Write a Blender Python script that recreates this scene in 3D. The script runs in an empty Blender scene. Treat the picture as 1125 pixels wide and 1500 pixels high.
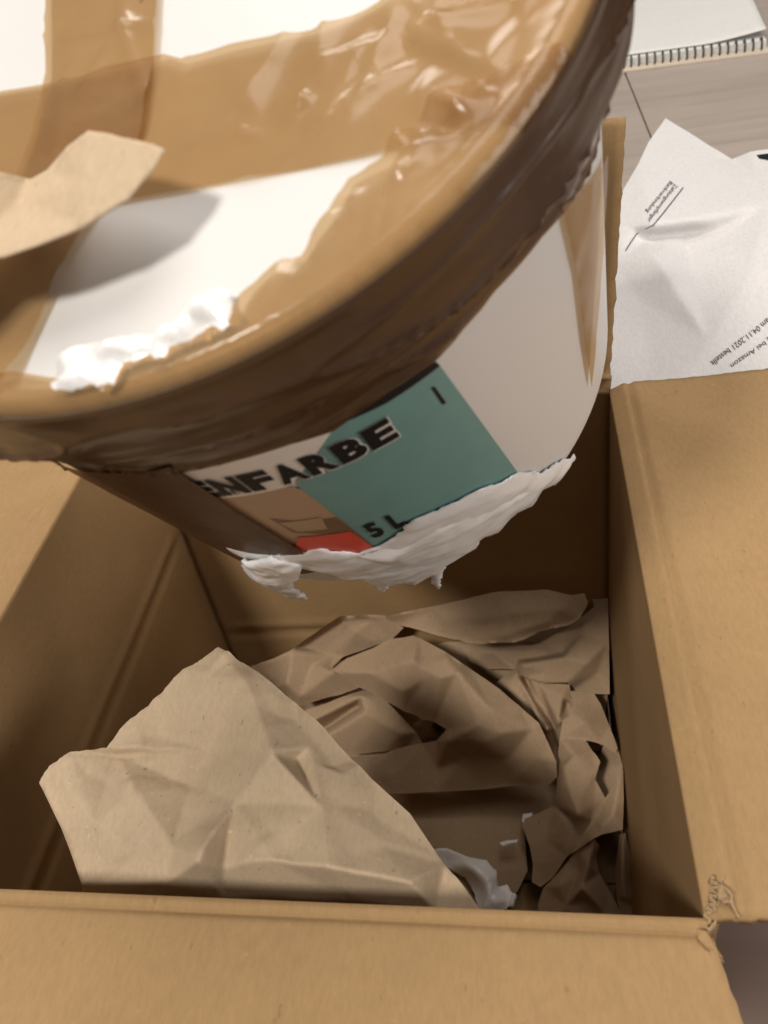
import bpy, bmesh, math, random
import numpy as np
from mathutils import Vector, Matrix, noise, geometry
random.seed(7); rng = np.random.default_rng(7)

# ------------------------------------------------------------------ camera, world, lamps, exposure
SC = bpy.context.scene
COL = SC.collection
ZR = 0.300                                     # height of the box rim above the floor (m)
CX, CY, CZ, PIT, YAW, ROL, FPX = 0.1037, -0.3666, 0.2379 + ZR, 0.7000, -0.2645, -0.2219, 1170.27
fw = np.array([math.sin(YAW)*math.cos(PIT), math.cos(YAW)*math.cos(PIT), -math.sin(PIT)])
rt = np.array([math.cos(YAW), -math.sin(YAW), 0.0]); up0 = np.cross(rt, fw)
rv = rt*math.cos(ROL) + up0*math.sin(ROL); uv = -rt*math.sin(ROL) + up0*math.cos(ROL)
O = np.array([CX, CY, CZ])
cd = bpy.data.cameras.new('camera'); cam = bpy.data.objects.new('camera', cd); COL.objects.link(cam)
cam.matrix_world = Matrix(((rv[0], uv[0], -fw[0], CX), (rv[1], uv[1], -fw[1], CY), (rv[2], uv[2], -fw[2], CZ), (0, 0, 0, 1)))
cd.sensor_fit = 'VERTICAL'; cd.sensor_height = 36; cd.lens = FPX/1500*36
cd.clip_start = 0.01; cd.clip_end = 50
cd.dof.use_dof = True; cd.dof.focus_distance = 0.345; cd.dof.aperture_fstop = 18.0
SC.camera = cam

w = bpy.data.worlds.new('World'); SC.world = w; w.use_nodes = True
bgn = w.node_tree.nodes['Background']; bgn.inputs[0].default_value = (1.0, 0.94, 0.90, 1); bgn.inputs[1].default_value = 0.05

def lamp(name, loc, target, size, power, color):
    l = bpy.data.lights.new(name, 'AREA'); l.shape = 'DISK'; l.size = size; l.energy = power; l.color = color
    o = bpy.data.objects.new(name, l); COL.objects.link(o); o.location = loc
    o.rotation_euler = (Vector(target) - Vector(loc)).to_track_quat('-Z', 'Y').to_euler()
    return o
lamp('overhead_light', (-0.525, -1.325, 2.05), (0, -0.1, 0.3), 0.32, 34, (1.0, 0.94, 0.86))
lamp('overhead_light', (0.25, 0.15, 2.5), (0.1, 0, 0.3), 1.5, 33, (1.0, 0.93, 0.86))  # broad disk standing in for soft light bounced off the ceiling
lamp('right_fill', (1.6, -0.45, 0.64), (0.05, -0.1, 0.4), 0.8, 12, (1.0, 0.94, 0.88))  # unseen fill light added low on the right to brighten the bucket side
lamp('overhead_light', (-0.5, 1.5, 2.1), (0.2, 0.4, 0.28), 0.7, 13, (1.0, 0.94, 0.88))  # unseen light added behind for tape highlights and a brighter letter and notepad
SC.view_settings.view_transform = 'Standard'; SC.view_settings.look = 'None'
SC.view_settings.exposure = 0.0; SC.view_settings.gamma = 1.0
SC.cycles.max_bounces = 8; SC.cycles.diffuse_bounces = 4; SC.cycles.transparent_max_bounces = 16

# ------------------------------------------------------------------ helpers
def ray(px, py): return fw + rv*(px-562.5)/FPX - uv*(py-750)/FPX
def at(px, py, z):                             # point seen at a photo pixel, at height z relative to the rim
    d = ray(px, py); return O + d*((z+ZR-O[2])/d[2])
def proj(P):
    d = np.asarray(P, float) - O; z = d @ fw
    return np.array([562.5+FPX*(d @ rv)/z, 750-FPX*(d @ uv)/z])

def obj(name, verts, faces, mat, parent=None, smooth=True, solid=0.0, offset=-1):
    me = bpy.data.meshes.new(name); me.from_pydata([tuple(map(float, v)) for v in verts], [], [tuple(map(int, f)) for f in faces])
    me.update(); me.polygons.foreach_set('use_smooth', [smooth]*len(me.polygons))
    o = bpy.data.objects.new(name, me); COL.objects.link(o); me.materials.append(mat)
    if parent: o.parent = parent
    if solid:
        m = o.modifiers.new('thickness', 'SOLIDIFY'); m.thickness = solid; m.offset = offset
    return o
def tag(o, label, cat, group=None):
    o['label'] = label; o['category'] = cat
    if group: o['group'] = group
    return o
def thing(name, label, cat, loc=(0, 0, 0), group=None):
    o = bpy.data.objects.new(name, None); COL.objects.link(o); o.empty_display_size = 0.02
    return tag(o, label, cat, group)

def inside(poly, pts):
    x, y = pts[:, 0], pts[:, 1]; r = np.zeros(len(pts), bool); n = len(poly)
    for i in range(n):
        x1, y1 = poly[i]; x2, y2 = poly[(i+1) % n]
        c = ((y1 > y) != (y2 > y))
        with np.errstate(divide='ignore', invalid='ignore'):
            r ^= c & (x < (x2-x1)*(y-y1)/(y2-y1+1e-30)+x1)
    return r
def densify(poly, res, rag=0.0, ragf=1.0, seed=0.0, ragmask=None):
    out = []; n = len(poly); L = 0
    for i in range(n):
        a = np.array(poly[i][:2], float); b = np.array(poly[(i+1) % n][:2], float)
        d = b-a; l = np.linalg.norm(d)
        if l < 1e-12: continue
        k = max(1, int(round(l/res))); nn = np.array([-d[1], d[0]])/l
        rg = rag if (ragmask is None or i in ragmask) else 0
        for j in range(k):
            q = a+d*j/k
            if rg:
                s = (L+l*j/k)/res*ragf
                q = q + nn*rg*(noise.noise((s*.9, seed, 0))*.6+noise.noise((s*.23, seed, 4))*1.0)
            out.append(q)
        L += l
    return np.array(out)
def cdt(pts, nb, extra_edges=()):
    edges = [(i, (i+1) % nb) for i in range(nb)]+list(extra_edges)
    v, e, f, _, _, _ = geometry.delaunay_2d_cdt([Vector((float(a), float(b))) for a, b in pts], edges, [list(range(nb))], 1, 1e-9)
    return np.array([(q.x, q.y) for q in v]), [tuple(t) for t in f]
def patch(poly, res, rag=0.0, ragf=1.0, seed=0.0, ragmask=None, clamp=None):
    b = densify(poly, res, rag, ragf, seed, ragmask)
    if clamp is not None:
        b = clamp(b)
        keep = [i for i in range(len(b)) if np.linalg.norm(b[i]-b[i-1]) > res*.05]; b = b[keep]
    mn, mx = b.min(0), b.max(0)
    gx, gy = np.meshgrid(np.arange(mn[0], mx[0], res), np.arange(mn[1], mx[1], res*.866))
    gx = gx + (np.arange(gx.shape[0]) % 2)[:, None]*res*.5
    g = np.stack([gx.ravel(), gy.ravel()], 1); g = g + rng.uniform(-.15, .15, g.shape)*res
    g = g[inside(b, g)]
    if len(g):
        d = np.full(len(g), 1e9)
        for q in b: d = np.minimum(d, ((g-q)**2).sum(1))
        g = g[d > (res*.55)**2]
    return cdt(np.vstack([b, g]) if len(g) else b, len(b))
class ZField:                                  # height over a traced crease net: linear between folds, folds slightly rounded
    def __init__(s, ctrl, creases=(), soft=4.0):
        P = np.array([c[:2] for c in ctrl], float); Z = np.array([c[2] for c in ctrl], float)
        v, e, f, ov, _, _ = geometry.delaunay_2d_cdt([Vector(map(float, p)) for p in P], list(creases), [], 0, 1e-6)
        s.P = np.array([(q.x, q.y) for q in v]); s.T = np.array([tuple(t) for t in f]); s.soft = soft
        s.Z = np.array([Z[o[0]] if o else Z[((P-np.array((q.x, q.y)))**2).sum(1).argmin()] for o, q in zip(ov, v)])
        cr = [o for o in ov if not o]
    def lin(s, q):
        A, B, C_ = s.P[s.T[:, 0]], s.P[s.T[:, 1]], s.P[s.T[:, 2]]
        best = np.full(len(q), -1e9); z = np.zeros(len(q))
        for a, b, c, t in zip(A, B, C_, s.T):
            D = (b[0]-a[0])*(c[1]-a[1])-(c[0]-a[0])*(b[1]-a[1])
            if abs(D) < 1e-9: continue
            l1 = ((b[0]-q[:, 0])*(c[1]-q[:, 1])-(c[0]-q[:, 0])*(b[1]-q[:, 1]))/D
            l2 = ((c[0]-q[:, 0])*(a[1]-q[:, 1])-(a[0]-q[:, 0])*(c[1]-q[:, 1]))/D
            l3 = 1-l1-l2; m = np.minimum(np.minimum(l1, l2), l3); k = m > best
            # outside the net: clamp to the nearest triangle
            w_ = np.clip(np.stack([l1, l2, l3], 1), 0, 1); w_ /= w_.sum(1, keepdims=True)
            zz = w_ @ s.Z[t]; z[k] = zz[k]; best[k] = m[k]
        return z
    def __call__(s, q):
        q = np.asarray(q, float); r = s.soft; acc = 0
        offs = [(0, 0), (r, 0), (-r, 0), (0, r), (0, -r), (r*.7, r*.7), (-r*.7, r*.7), (r*.7, -r*.7), (-r*.7, -r*.7)]
        for o in offs: acc = acc + s.lin(q+np.array(o))
        return acc/len(offs)
class Crumple:                                 # random straight folds summed: hard creases like handled paper
    def __init__(s, seed, n=10, lam=(.02, .06)):
        r = np.random.default_rng(seed); a = r.uniform(0, 2*math.pi, n)
        s.k = np.stack([np.cos(a), np.sin(a)], 1); s.l = r.uniform(*lam, n); s.o = r.uniform(0, 1, n)
        s.wk = r.uniform(-1, 1, (n, 2)); s.wf = r.uniform(10, 30, n)
    def __call__(s, xy):
        h = 0
        for k, l, o, wk, wf in zip(s.k, s.l, s.o, s.wk, s.wf):
            t = xy @ k/l+o+.35*np.sin(xy @ wk*wf+o*6); tri = np.abs((t % 1.0)-.5)*2
            m = .5+.5*np.sin(xy @ (wk[::-1])*wf*1.7+o*9)
            h = h+(tri-.5)*l*m
        return h/len(s.l)

def facets(xy, spacing, amp, seed, soft):       # piecewise flat relief over a random triangulation
    r = np.random.default_rng(seed); mn, mx = xy.min(0)-spacing, xy.max(0)+spacing
    n = max(8, int(np.prod((mx-mn)/spacing))); p = r.uniform(mn, mx, (n, 2)); z = r.normal(0, amp, n)
    zf = ZField([(a*1000, b*1000, c) for (a, b), c in zip(p, z)], (), soft*1000); return zf(xy*1000)
# ------------------------------------------------------------------ materials
def nodes(name):
    m = bpy.data.materials.new(name); m.use_nodes = True; nt = m.node_tree; return m, nt, nt.nodes['Principled BSDF']
def N(nt, t, **kw):
    n = nt.nodes.new(t)
    for k, v in kw.items():
        if isinstance(k, str) and hasattr(n, k): setattr(n, k, v)
    return n
def tex(nt, scale, detail=4, rough=.6, stretch=(1, 1, 1), rot=(0, 0, 0), dist=0.0):
    tc = N(nt, 'ShaderNodeTexCoord'); mp = N(nt, 'ShaderNodeMapping'); nz = N(nt, 'ShaderNodeTexNoise')
    mp.inputs['Scale'].default_value = stretch; mp.inputs['Rotation'].default_value = rot
    nt.links.new(tc.outputs['Object'], mp.inputs['Vector']); nt.links.new(mp.outputs[0], nz.inputs['Vector'])
    nz.inputs['Scale'].default_value = scale; nz.inputs['Detail'].default_value = detail; nz.inputs['Roughness'].default_value = rough
    nz.inputs['Distortion'].default_value = dist
    return nz.outputs[0]
def ramp(nt, fac, stops):
    r = N(nt, 'ShaderNodeValToRGB'); el = r.color_ramp.elements
    while len(el) < len(stops): el.new(.5)
    for e, (p, c) in zip(el, stops): e.position = p; e.color = (*c, 1) if len(c) == 3 else c
    nt.links.new(fac, r.inputs[0]); return r.outputs[0]
def mixc(nt, fac, a, b, mode='MIX'):
    m = N(nt, 'ShaderNodeMix', data_type='RGBA', blend_type=mode)
    if isinstance(fac, (int, float)): m.inputs[0].default_value = fac
    else: nt.links.new(fac, m.inputs[0])
    for s, v in ((6, a), (7, b)):
        if isinstance(v, tuple): m.inputs[s].default_value = (*v, 1)
        else: nt.links.new(v, m.inputs[s])
    return m.outputs[2]
def bump(nt, bs, h, strength, dist=.001, prev=None):
    b = N(nt, 'ShaderNodeBump'); b.inputs['Strength'].default_value = strength; b.inputs['Distance'].default_value = dist
    nt.links.new(h, b.inputs['Height'])
    if prev is not None: nt.links.new(prev, b.inputs['Normal'])
    nt.links.new(b.outputs[0], bs.inputs['Normal']); return b.outputs[0]

def paper_like(name, c, var=.12, fleck=.5, rough=.85, flute=None):
    m, nt, b = nodes(name)
    lo = tuple(x*(1-var) for x in c); hi = tuple(min(1, x*(1+var)) for x in c)
    base = ramp(nt, tex(nt, 22, 5, .6), [(.3, lo), (.7, hi)])
    fib = ramp(nt, tex(nt, 650, 3, .7, (1, .35, 1), (0, 0, .6)), [(.35, (.93, .93, .93)), (.65, (1.04, 1.04, 1.04))])
    base = mixc(nt, 1.0, base, fib, 'MULTIPLY')
    fl = ramp(nt, tex(nt, 420, 2, .5, (1, .5, 1), (0, 0, 2.2)), [(.70, (0, 0, 0)), (.76, (1, 1, 1))])
    dk = mixc(nt, fl, (1, 1, 1), (1-fleck*.6, 1-fleck*.65, 1-fleck*.7))
    base = mixc(nt, 1.0, base, dk, 'MULTIPLY')
    fl2 = ramp(nt, tex(nt, 330, 2, .5, (.5, 1, 1), (.3, 0, 1.1)), [(.71, (0, 0, 0)), (.78, (1, 1, 1))])
    base = mixc(nt, fl2, base, tuple(min(1, x*1.16) for x in c))
    nt.links.new(base, b.inputs['Base Color']); b.inputs['Roughness'].default_value = rough
    b.inputs['Specular IOR Level'].default_value = .25
    pn = bump(nt, b, tex(nt, 1100, 2, .5), .07, .0003)
    bump(nt, b, tex(nt, 45, 3, .5), .10, .0015, pn)
    return m
M = {}
M['card'] = paper_like('cardboard', (.35, .222, .104), .05, .3)
M['card_torn'] = paper_like('torn_cardboard', (.38, .265, .15), .16, .5)
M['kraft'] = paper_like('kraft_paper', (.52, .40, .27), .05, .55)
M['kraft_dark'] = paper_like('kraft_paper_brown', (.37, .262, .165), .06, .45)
M['letter'] = paper_like('office_paper', (.66, .645, .645), .004, .0)
m, nt, b = nodes('white_plastic'); b.inputs['Base Color'].default_value = (.70, .69, .68, 1); b.inputs['Roughness'].default_value = .38
bump(nt, b, tex(nt, 40, 2), .05, .001); M['plastic'] = m
m, nt, b = nodes('white_paint'); b.inputs['Base Color'].default_value = (.9, .9, .9, 1); b.inputs['Roughness'].default_value = .3
b.inputs['Subsurface Weight'].default_value = .15; b.inputs['Subsurface Radius'].default_value = (.004, .004, .003); b.inputs['Subsurface Scale'].default_value = .5
bump(nt, b, tex(nt, 160, 3, .5), .12, .001); b.inputs['Coat Weight'].default_value = .35; b.inputs['Coat Roughness'].default_value = .15; M['paint'] = m

def tape_mat(name, dif, tr, opac, rough=.22):
    m, nt, b = nodes(name)
    c = ramp(nt, tex(nt, 30, 4, .6), [(.3, tuple(x*.86 for x in dif)), (.7, tuple(x*1.12 for x in dif))])
    nt.links.new(c, b.inputs['Base Color']); b.inputs['Roughness'].default_value = rough
    b.inputs['Coat Weight'].default_value = .3; b.inputs['Coat Roughness'].default_value = .12
    pn = bump(nt, b, tex(nt, 38, 2, .4), .06, .0015)
    bump(nt, b, tex(nt, 500, 3, .5), .06, .0006, pn)
    t = N(nt, 'ShaderNodeBsdfTransparent'); t.inputs[0].default_value = (*tr, 1)
    mx = N(nt, 'ShaderNodeMixShader')
    op = ramp(nt, tex(nt, 26, 4, .6, dist=1.2), [(.35, (opac*.82,)*3), (.7, (min(1, opac*1.2),)*3)]); nt.links.new(op, mx.inputs[0])
    nt.links.new(t.outputs[0], mx.inputs[1]); nt.links.new(b.outputs[0], mx.inputs[2])
    nt.links.new(mx.outputs[0], nt.nodes['Material Output'].inputs['Surface']); return m
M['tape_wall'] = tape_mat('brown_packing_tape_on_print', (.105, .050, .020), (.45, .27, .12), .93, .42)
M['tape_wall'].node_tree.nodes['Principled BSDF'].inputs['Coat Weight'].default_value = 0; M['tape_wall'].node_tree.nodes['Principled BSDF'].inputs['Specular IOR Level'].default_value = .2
M['tape'] = tape_mat('brown_packing_tape', (.45, .30, .155), (.72, .55, .35), .36)
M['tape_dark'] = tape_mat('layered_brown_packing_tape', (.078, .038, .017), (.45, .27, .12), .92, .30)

def print_mat(name, c, rough=.35):
    m, nt, b = nodes(name); b.inputs['Base Color'].default_value = (*c, 1); b.inputs['Roughness'].default_value = rough; b.inputs['Specular IOR Level'].default_value = .3
    cc = ramp(nt, tex(nt, 60, 3), [(.3, tuple(x*.94 for x in c)), (.7, tuple(min(1, x*1.06) for x in c))]); nt.links.new(cc, b.inputs['Base Color'])
    return m
M['teal'] = print_mat('teal_label', (.175, .345, .335)); M['black'] = print_mat('black_ink', (.004, .004, .006), .6); M['red'] = print_mat('red_label', (.75, .085, .05))
M['labelwhite'] = print_mat('white_label', (.82, .79, .74)); M['beige'] = print_mat('beige_print', (.46, .31, .2)); M['brownprint'] = print_mat('brown_print', (.2, .12, .07))
M['greyink'] = print_mat('grey_ink', (.06, .06, .07), .8); M['darkgreen'] = print_mat('dark_green_print', (.02, .05, .03))
M['paperwhite'] = paper_like('notepad_paper', (.68, .68, .66), .01, 0); M['board'] = paper_like('pad_backing_board', (.62, .53, .43), .06, .3)
m, nt, b = nodes('dark_wire'); b.inputs['Base Color'].default_value = (.05, .045, .04, 1); b.inputs['Metallic'].default_value = .6; b.inputs['Roughness'].default_value = .35; M['wire'] = m
def wood(name, c, axis_rot=0.0):
    m, nt, b = nodes(name)
    g = tex(nt, 9, 6, .65, (.35, 4.5, 1), (0, 0, axis_rot), .8); g2 = tex(nt, 5, 4, .6, (1, 1.6, 1), (0, 0, axis_rot), .3)
    a = ramp(nt, g, [(.25, tuple(x*.68 for x in c)), (.5, c), (.78, tuple(min(1, x*1.22) for x in c))])
    a = mixc(nt, .5, a, ramp(nt, g2, [(.3, tuple(x*.8 for x in c)), (.7, tuple(min(1, x*1.15) for x in c))]))
    nt.links.new(a, b.inputs['Base Color']); b.inputs['Roughness'].default_value = .5
    bump(nt, b, g, .12, .001); return m
M['floorwood'] = wood('grey_brown_laminate', (.29, .215, .185)); M['tablewood'] = wood('grey_beige_wood', (.37, .315, .275), 1.2)

# ------------------------------------------------------------------ floor and table (setting)
def box_mesh(x0, x1, y0, y1, z0, z1, bev=.0015):
    bm = bmesh.new(); bmesh.ops.create_cube(bm, size=1)
    for v in bm.verts: v.co = Vector(((x0+x1)/2+v.co.x*(x1-x0), (y0+y1)/2+v.co.y*(y1-y0), (z0+z1)/2+v.co.z*(z1-z0)))
    if bev: bmesh.ops.bevel(bm, geom=bm.edges[:], offset=bev, segments=2, affect='EDGES', profile=.6)
    bm.verts.index_update(); V = [tuple(v.co) for v in bm.verts]; F = [tuple(v.index for v in f.verts) for f in bm.faces]; bm.free(); return V, F
fl = obj('floor', [(-3, -3, -.012), (3, -3, -.012), (3, 3, -.012), (-3, 3, -.012)], [(0, 1, 2, 3)], M['floorwood']); fl['kind'] = 'structure'
for i in range(10):
    x0 = -.62+i*.145
    for j, (y0, y1) in enumerate(((-.9+.17*(i % 3), -.1+.17*(i % 3)), (-.1+.17*(i % 3), .7+.17*(i % 3)))):
        V, F = box_mesh(x0, x0+.1445, y0, y1-.0008, -.011, 0, .0007); obj('floor_board', V, F, M['floorwood'], fl, False)
TZ = ZR-.020
tb = thing('wooden_table', 'grey beige wooden table top behind the box, planks with a dark seam', 'table')
sx = [-.55, .2140, .56, .87]
V, F = box_mesh(-.55, .87, .065, 1.75, TZ-.03, TZ-.0045, 0); obj('core', V, F, M['tablewood'], tb, False)
for i in range(3):                             # planks run away from the box at a slight slant
    a = np.array([sx[i]+.0008, sx[i+1]-.0008]); sl = .10 if i < 2 else .10
    V, F = box_mesh(a[0], a[1], .065, 1.75, TZ-.0042, TZ, .0008)
    obj('plank', V, F, M['tablewood'], tb, False)
for x in (-.5, .8):
    for y in (.12, 1.68):
        V, F = box_mesh(x, x+.05, y, y+.05, 0, TZ-.03, .002); obj('leg', V, F, M['tablewood'], tb, False)

# ------------------------------------------------------------------ cardboard box
RIM = {'FL': at(184, 576, 0), 'FR': at(893, 572, 0), 'NR': at(1033, 1345, 0), 'NL': at(-217, 1293, 0)}
_fl = at(330, 935, -.20); _fl = RIM['FL']+(_fl-RIM['FL'])*1.46
BOT = {'FL': np.array([_fl[0], _fl[1], .006]), 'FR': np.array([.1425, .012, .006]), 'NR': np.array([.1425, -.262, .006]), 'NL': np.array([-.140, -.266, .006])}
bx = thing('cardboard_box', 'open brown cardboard box with its four flaps folded out', 'box')
def lerp(a, b, t): return a+(b-a)*t
def grid(fn, nu, nv):
    V = [fn(i/nu, j/nv) for j in range(nv+1) for i in range(nu+1)]
    F = [(j*(nu+1)+i, j*(nu+1)+i+1, (j+1)*(nu+1)+i+1, (j+1)*(nu+1)+i) for j in range(nv) for i in range(nu)]
    return V, F
def nz(p, f, s=0.): return noise.noise((p[0]*f+s, p[1]*f+s*1.3, p[2]*f-s))
def make_wall(a, b, score=None, seed=0):
    ra, rb, ba, bb = RIM[a], RIM[b], BOT[a], BOT[b]
    nrm = np.cross(rb-ra, np.array([0, 0, 1.])); nrm /= np.linalg.norm(nrm); cen = sum(RIM.values())/4
    if (cen-ra) @ nrm > 0: nrm = -nrm          # outward
    def f(u, v):
        p = lerp(lerp(ba, bb, u), lerp(ra, rb, u), v)
        d = .0016*nz(p, 9, seed)+.0002*nz(p, 40, seed)
        if score is not None:
            t = (p[2]-(ZR+score))/.0035
            d += .0016*math.exp(-t*t)-.0008*math.exp(-((t-2.2)**2))
        return p+nrm*d*min(1, (1-v)*12)*min(1, u*12, (1-u)*12)
    V, F = grid(f, 60, 110)
    # outward is -nrm of the visible inner face: solidify outwards
    o = obj('wall', V, F, M['card'], bx)
    me = o.data; me.update()
    if np.array(me.polygons[50].normal) @ nrm > 0: me.flip_normals()
    m = o.modifiers.new('thickness', 'SOLIDIFY'); m.thickness = .004; m.offset = -1
    return o
make_wall('FL', 'FR', -.197, 1); make_wall('FR', 'NR', None, 2); make_wall('NR', 'NL', None, 3); make_wall('NL', 'FL', -.105, 4)
for i, (y0, y1) in enumerate(((-.262, -.131), (-.129, .02))):
    V, F = box_mesh(-.141, .142, y0, y1, .0015, .0055, .001); obj('bottom_flap', V, F, M['card'], bx, False)
def make_flap(a, b, ea, eb, strip=.009, lift=.0045, seed=0, nu=70, nv=60, edge_rag=.0006):
    ra, rb = RIM[a], RIM[b]
    ea, eb = np.array(ea, float), np.array(eb, float)
    prof_n = 6
    def f(u, v):
        r = lerp(ra, rb, u); e = lerp(ea, eb, u); d = e-r; L = np.linalg.norm(d); dn = d/L
        s = v*L
        # fold: a rounded shoulder between two score lines
        side = np.array([dn[0], dn[1], 0]); side /= (np.linalg.norm(side)+1e-9)
        hgt = lift*(min(1, s/strip)**.8)*math.exp(-max(0, s-strip)/.05)
        g = .0019*math.exp(-((s-strip-.0005)/.0015)**2)
        p = r+dn*s; nn = np.cross(dn, (rb-ra)/np.linalg.norm(rb-ra)); nn = nn if nn[2] > 0 or abs(nn[2]) < .3 else -nn
        w_ = min(1, s/.02)
        p = p+nn*(hgt-g+w_*(.0018*nz(p, 9, seed)+.0005*nz(p, 45, seed)))
        p = p+dn*edge_rag*nz(p, 300, seed)*(1 if j_edge(v) else 0)
        if u in (0.0, 1.0): p = p+(rb-ra)/np.linalg.norm(rb-ra)*edge_rag*1.6*nz(p, 220, seed+3)
        return p
    def j_edge(v): return v >= 1
    V = [f(i/nu, (j/nv)**1.8) for j in range(nv+1) for i in range(nu+1)]
    F = [(j*(nu+1)+i, j*(nu+1)+i+1, (j+1)*(nu+1)+i+1, (j+1)*(nu+1)+i) for j in range(nv) for i in range(nu)]
    o = obj('flap', V, F, M['card'], bx)
    nrm = np.array(o.data.polygons[len(F)//2].normal); mid = np.array(V[len(V)//2])
    if nrm @ (O-mid) < 0: o.data.flip_normals()
    m = o.modifiers.new('thickness', 'SOLIDIFY'); m.thickness = .0035; m.offset = -1
    return o
Z3 = np.array([0, 0, 1.])
make_flap('FR', 'NR', at(1125, 528, .0)*1.0+np.array([.065, .006, -.004]), np.array([.285, -.269, ZR-.012]), seed=11)
make_flap('NL', 'NR', np.array([-.128, -.358, ZR-.006]), np.array([.158, -.358, ZR-.008]), strip=.0035, lift=.0015, seed=12)
make_flap('FL', 'NL', RIM['FL']+np.array([-.135, .004, -.012]), RIM['NL']+np.array([-.137, 0, -.014]), seed=13)
bfl = make_flap('FL', 'FR', RIM['FL']+np.array([-.004, .042, .132]), RIM['FR']+np.array([.0085, .036, .121]), strip=.006, lift=.001, seed=14, edge_rag=.0006)

# ------------------------------------------------------------------ paint bucket
K = 1.04
bc = O+(np.array([0.0224, -0.1722, 0.2201+ZR])-O)*K
TH, PH = -1.0523, 1.3901; RL, RB, BH = .100*K, .0921*K, .1565*K
ax = np.array([math.cos(TH)*math.cos(PH), math.cos(TH)*math.sin(PH), math.sin(TH)])
bu = np.cross(ax, Z3); bu /= np.linalg.norm(bu); bv = np.cross(ax, bu); RT = RL*.955
def cone_r(s): return RT+(RB-RT)*s/BH
def cone(th, s, d=0.0):                        # point on the bucket wall, d outwards
    r = cone_r(s)+d; return bc+ax*s+bu*(r*math.cos(th))+bv*(r*math.sin(th))
def on_cone(px, py):                           # photo pixel -> (theta, s) on the near side of the bucket wall
    d = ray(px, py); m = O-bc
    k = (RB-RT)/BH; da, ma = d @ ax, m @ ax
    A = d @ d-da*da-k*k*da*da; B = 2*(d @ m-da*ma-k*da*(RT+k*ma)); Cc = m @ m-ma*ma-(RT+k*ma)**2
    D = B*B-4*A*Cc
    t = (-B-math.sqrt(max(D, 0)))/(2*A); p = m+d*t
    return math.atan2(p @ bv, p @ bu), p @ ax
def on_lid(px, py, h=0.0):                     # photo pixel -> lid plane coordinates
    d = ray(px, py); t = ((bc-ax*h-O) @ ax)/(d @ ax); p = O+d*t-bc; return np.array([p @ bu, p @ bv])
def lid3(q, h=0.0): return bc+bu*q[0]+bv*q[1]-ax*h
bk = thing('paint_bucket', 'white paint bucket wrapped in brown tape, tilted over the open box', 'paint bucket')
def revolve(name, prof, mat, n=144, parent=bk):
    V = []; F = []
    for r, s in prof:
        for i in range(n):
            a = 2*math.pi*i/n; V.append(bc+ax*s+bu*(r*math.cos(a))+bv*(r*math.sin(a)))
    for j in range(len(prof)-1):
        for i in range(n): F.append((j*n+i, j*n+(i+1) % n, (j+1)*n+(i+1) % n, (j+1)*n+i))
    V = list(V)
    F.append(tuple(range(n))) if prof[0][0] > 1e-4 else None
    F.append(tuple(range((len(prof)-1)*n, len(prof)*n))[::-1])
    return obj(name, V, F, mat, parent)
revolve('body', [(RT*.99, .004)]+[(cone_r(s), s) for s in np.linspace(.006, BH-.004, 24)]+[(RB-.0005, BH-.0015), (RB-.002, BH), (RB-.006, BH+.0005), (RB-.009, BH-.003)], M['plastic'])
lidp = [(.0005, .0028), (.5*RL, .0028), (.925*RL, .0028), (.94*RL, .0022), (.95*RL, .0002), (.965*RL, -.0006), (.985*RL, -.0003), (.996*RL, .001), (RL, .0032), (RL*1.002, .016), (RL*1.004, .021), (RL*.998, .0225), (RL*.975, .0225), (RT*1.0, .021)]
revolve('lid', lidp, M['plastic'])
def lid_h(q):                                  # height of the lid's own relief (up) at lid coordinates
    r = np.linalg.norm(q, axis=1)/RL
    return np.interp(r, [0, .925, .94, .95, .965, .985, .996, 1.0], [-.0028, -.0028, -.0022, -.0002, .0006, .0003, -.001, -.0032])

def lid_tape(poly, lift, seed, wr=.0006, local=None, mat='tape', res=.0014, rmax=.9995, rag=0, relief=None, creases=()):
    P = [on_lid(*p) for p in poly]
    def clamp(b):
        r = np.linalg.norm(b, axis=1); k = np.minimum(1, RL*rmax/r); return b*k[:, None]
    V2, F = patch(P, res, rag, 1, seed, None, clamp)
    h = np.array(lid_h(V2))
    # film bridges the groove behind the rim
    r = np.linalg.norm(V2, axis=1)/RL; h = np.where((r > .86) & (r < .955), np.maximum(h, np.interp(r, [.86, .955], [-.0028, .0002])), h)
    h = h+.0011*np.clip((r-.90)/.05, 0, 1)
    a = np.full(len(V2), wr/.003)
    if local is not None:
        for (px, py, rad, amp) in local:
            q = on_lid(px, py); a += amp*np.exp(-((V2-q)**2).sum(1)/(rad*rad))
    edge = np.clip((.945-r)/.06, 0, 1)
    fc = facets(V2*np.array([1, .55]), .012, .0004, seed, .0008)+facets(V2, .030, .0011, seed+3, .0008)
    h = h+lift+(np.minimum(a, 2.2)*np.maximum(-.0007, fc)*.5+.0004)*edge
    rr = np.random.default_rng(seed+77)
    for (px, py, spread, cnt) in creases:
        c0 = on_lid(px, py)
        for _ in range(cnt):
            c1 = c0+rr.normal(0, spread, 2); an_ = rr.uniform(0, math.pi); dv = np.array([math.cos(an_), math.sin(an_)]); ln = rr.uniform(.010, .030); q = V2-c1
            u_ = q @ dv; v_ = q @ np.array([-dv[1], dv[0]])+.12*ln*np.sin(u_/ln*2.2); h = h+edge*rr.uniform(.0005, .0012)*np.exp(-(u_/ln)**4)*np.exp(-np.abs(v_)/.0016)
    if relief is not None: h = h+np.maximum(0, ZField(relief, (), 3)(np.array([proj(lid3(q)) for q in V2])))*edge
    V = [lid3(q, z) for q, z in zip(V2, h)]
    return obj('tape', V, F, M[mat], bk)
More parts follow.
